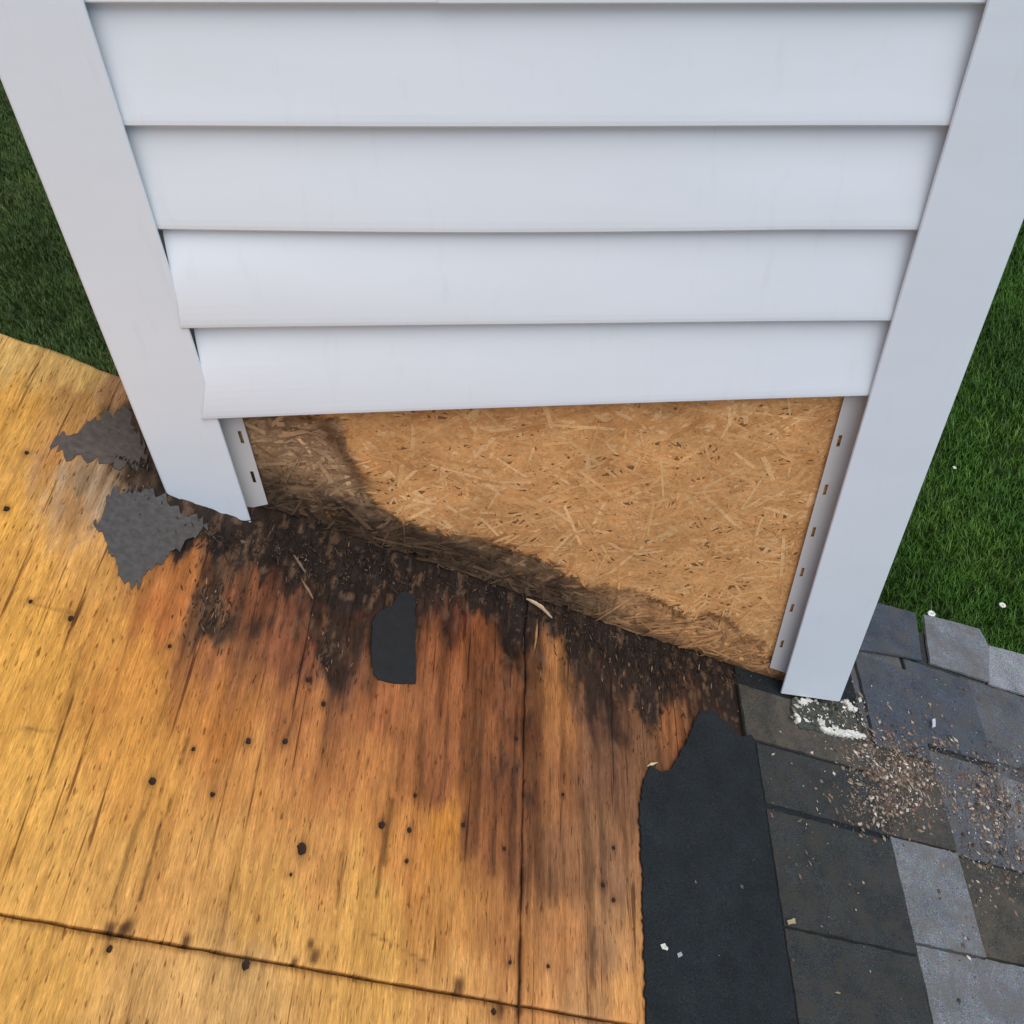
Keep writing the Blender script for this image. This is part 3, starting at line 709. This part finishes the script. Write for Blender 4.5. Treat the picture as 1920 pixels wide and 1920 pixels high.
tag(o, 'tan and white grit scattered over the shingles beside the right corner post', 'grit', None, 'stuff')

# broken sealant and flashing bits at the foot of the right corner post
M_SEAL = mat_plain('old_sealant', (205, 202, 190), .7, .35, 260)
M_MOSS = mat_plain('grimy_sealant', (70, 72, 64), .9, .4, 260)
def lump(poly, z, h, mat, name, seed):
    p = jag(poly, .003, .0022, np.random.RandomState(seed))
    vs, fs = slab(p, lambda u, v: z + h * (.35 + .9 * float(fbm(u * 140, v * 140, seed))), h + .002)
    return mesh(name, vs, fs, mat)
foot = empty('sealant_crust', ROOFM @ Matrix.Translation((.10, -.06, .009)))
tag(foot, 'broken white and grey sealant crust under the right corner post', 'sealant')
FI = Matrix.Translation((-.10, .06, -.009))
def fpart(poly, z, h, mat, name, seed):
    me = lump(poly, z, h, mat, name, seed); me.transform(FI); return obj(name, me, foot)
fpart([z4(*p) for p in ((760,470),(1000,480),(1050,560),(1060,640),(900,625),(790,600),(760,540))], .0085, .004, M_MOSS, 'grimy_bed', 1)
fpart([z4(*p) for p in ((880,600),(940,606),(1010,618),(1075,636),(1085,652),(1000,646),(910,628))], .0115, .005, M_SEAL, 'white_bead', 2)
fpart([z4(*p) for p in ((985,480),(1003,485),(1045,518),(1040,535),(1012,528))], .0120, .004, M_SEAL, 'white_bead', 3)
fpart([z4(*p) for p in ((766,540),(790,562),(790,582),(772,570))], .0115, .004, M_SEAL, 'white_bead', 4)
fpart([z4(*p) for p in ((775,475),(830,470),(850,485),(800,510))], .0115, .003, M_SEAL, 'white_bead', 5)
fpart([z4(*p) for p in ((870,560),(900,570),(905,600),(880,592))], .0115, .003, M_SEAL, 'white_bead', 6)
mb = MB()
for i in range(330):
    x, y = rng.uniform(745, 1085), rng.uniform(455, 660)
    if y < 470 + (x - 745) * .02 or y > 560 + (x - 745) * .33: continue
    u, v = z4(x, y); el = rng.choice([1, 1, 1.6, 2.6])
    crumb(mb, (u - .10, v + .06, .004 + rng.uniform(-.001, .002)), (rng.uniform(.0008, .002) if rng.random() < .8 else rng.uniform(.002, .004)), pick(rng, [(225,220,208),(200,196,184),(90,92,80),(60,62,54),(120,118,100),(235,232,225),(74,78,62),(50,50,46)]), rng, el, rng.uniform(0, 3))
cr = obj('crumbs', mb.make('crumbs', M_CRUMB), foot); cr['kind'] = 'stuff'
def chip(poly, z, label, seed, mat=M_SEAL, name='paint_chip', cat='chip', th=.0012):
    p = jag(poly, .003, .0006, np.random.RandomState(seed)); vs, fs = slab(p, lambda u, v: z + (u - p[0][0]) * .1, th)
    return tag(obj(name, mesh(name, vs, fs, mat), None, ROOFM), label, cat)
chip([z4(*p) for p in ((172,1572),(190,1566),(205,1588),(202,1599),(180,1592))], .0075, 'white paint chip on the black torn shingle strip', 1)
chip([z4(*p) for p in ((240,1615),(262,1605),(270,1622),(250,1632))], .0078, 'smaller grey-white chip lying right of the white one on black shingle', 2, mat_plain('grey_chip', (150, 152, 152)))
chip([z4(*p) for p in ((728,1470),(760,1462),(764,1485),(735,1490))], .0135, 'small tan chip on the dark shingle joint', 3, mat_plain('tan_chip', (165, 145, 110)))
chip([z4(*p) for p in ((1380,570),(1392,565),(1395,600),(1383,605))], .0155, 'pale sliver standing on slate shingle right of the corner post', 4, mat_plain('pale_chip', (185, 190, 195)))

# pale splinters on the rotted edge
def splinter(px0, py0, px1, py1, wd, label, col, z=.006, seed=0):
    a = np.array(deck(px0, py0)); b = np.array(deck(px1, py1)); d = b - a; n = np.array([-d[1], d[0]]) / np.linalg.norm(d) * wd
    mid = (a + b) / 2 + n * .5
    p = [tuple(a), tuple(mid - n), tuple(b), tuple(mid + n * .8)]
    vs, fs = slab(jag(p, .004, wd * .25, np.random.RandomState(seed)), lambda u, v: z + .003 * math.sin(u * 90), .0022)
    tag(obj('wood_splinter', mesh('wood_splinter', vs, fs, mat_plain('splinter_wood', col, .8, .2, 200)), None, ROOFM), label, 'splinter', 'splinters on the rotted edge')
splinter(982, 1128, 1032, 1162, .003, 'long pale wood splinter at the middle of the wall foot', (196, 172, 138), .008, 1)
splinter(548, 1045, 572, 1075, .0014, 'short grey splinter in dark rot right of the left corner post', (128, 110, 90), .006, 2)
splinter(565, 1085, 586, 1125, .0014, 'short tan splinter hanging below the dark rot on the left', (140, 108, 78), .004, 3)
splinter(1003, 1165, 998, 1225, .0018, 'upright tan splinter beside the dark rotted pocket', (158, 120, 80), .004, 4)
splinter(1208, 1440, 1230, 1432, .002, 'tiny pale splinter on the torn shingle corner', (205, 185, 140), .007, 5)

# ------------------------------------------------------------------ flowers in the lawn
M_PETAL = mat_plain('white_petal', (235, 235, 228), .6, .05); M_YEL = mat_plain('flower_centre', (215, 180, 60), .7, .1); M_STEM = mat_plain('flower_stem', (60, 100, 30), .7, .1)
def daisy(px, py, r, label, seed):
    d = sight(px, py); t = (.085 - H) / d.z; x, y = d.x * t, CAM_Y + d.y * t
    e = empty('daisy', Matrix.Translation((x, y, 0))); tag(e, label, 'flower', 'white flowers dotted in the lawn')
    rg = random.Random(seed); k = 13
    for i in range(k):
        a = 6.283 * i / k; ca, sa = math.cos(a), math.sin(a); wd = r * .2
        P = [(r * .2, 0, 0), (r * .6, -wd, .004), (r, -wd * .5, .001), (r * 1.03, wd * .5, .001), (r * .6, wd, .004)]
        P = [(ca * p[0] - sa * p[1], sa * p[0] + ca * p[1], .08 + p[2] + .004 * rg.random()) for p in P]
        obj('petal', mesh('petal', P, [(0,1,4),(1,2,3,4)], M_PETAL), e)
    bm = bmesh.new(); bmesh.ops.create_icosphere(bm, subdivisions=2, radius=r * .3); bmesh.ops.scale(bm, vec=(1, 1, .5), verts=bm.verts); bmesh.ops.translate(bm, vec=(0, 0, .083), verts=bm.verts)
    me = bpy.data.meshes.new('centre'); bm.to_mesh(me); bm.free(); me.materials.append(M_YEL); obj('centre', me, e)
    mb = MB(); mb.box(-.0015, .0015, -.0015, .0015, 0, .082); obj('stem', mb.make('stem', M_STEM), e)
daisy(1747, 1150, .021, 'white flower nearest the shingle edge at right', 1)
daisy(1880, 1134, .018, 'white flower in the lawn close to the right picture edge', 2)
daisy(1692, 1146, .010, 'smallest white flower, next to the right corner post', 3)
daisy(1790, 876, .011, 'tiny white flower high up the right lawn', 4)
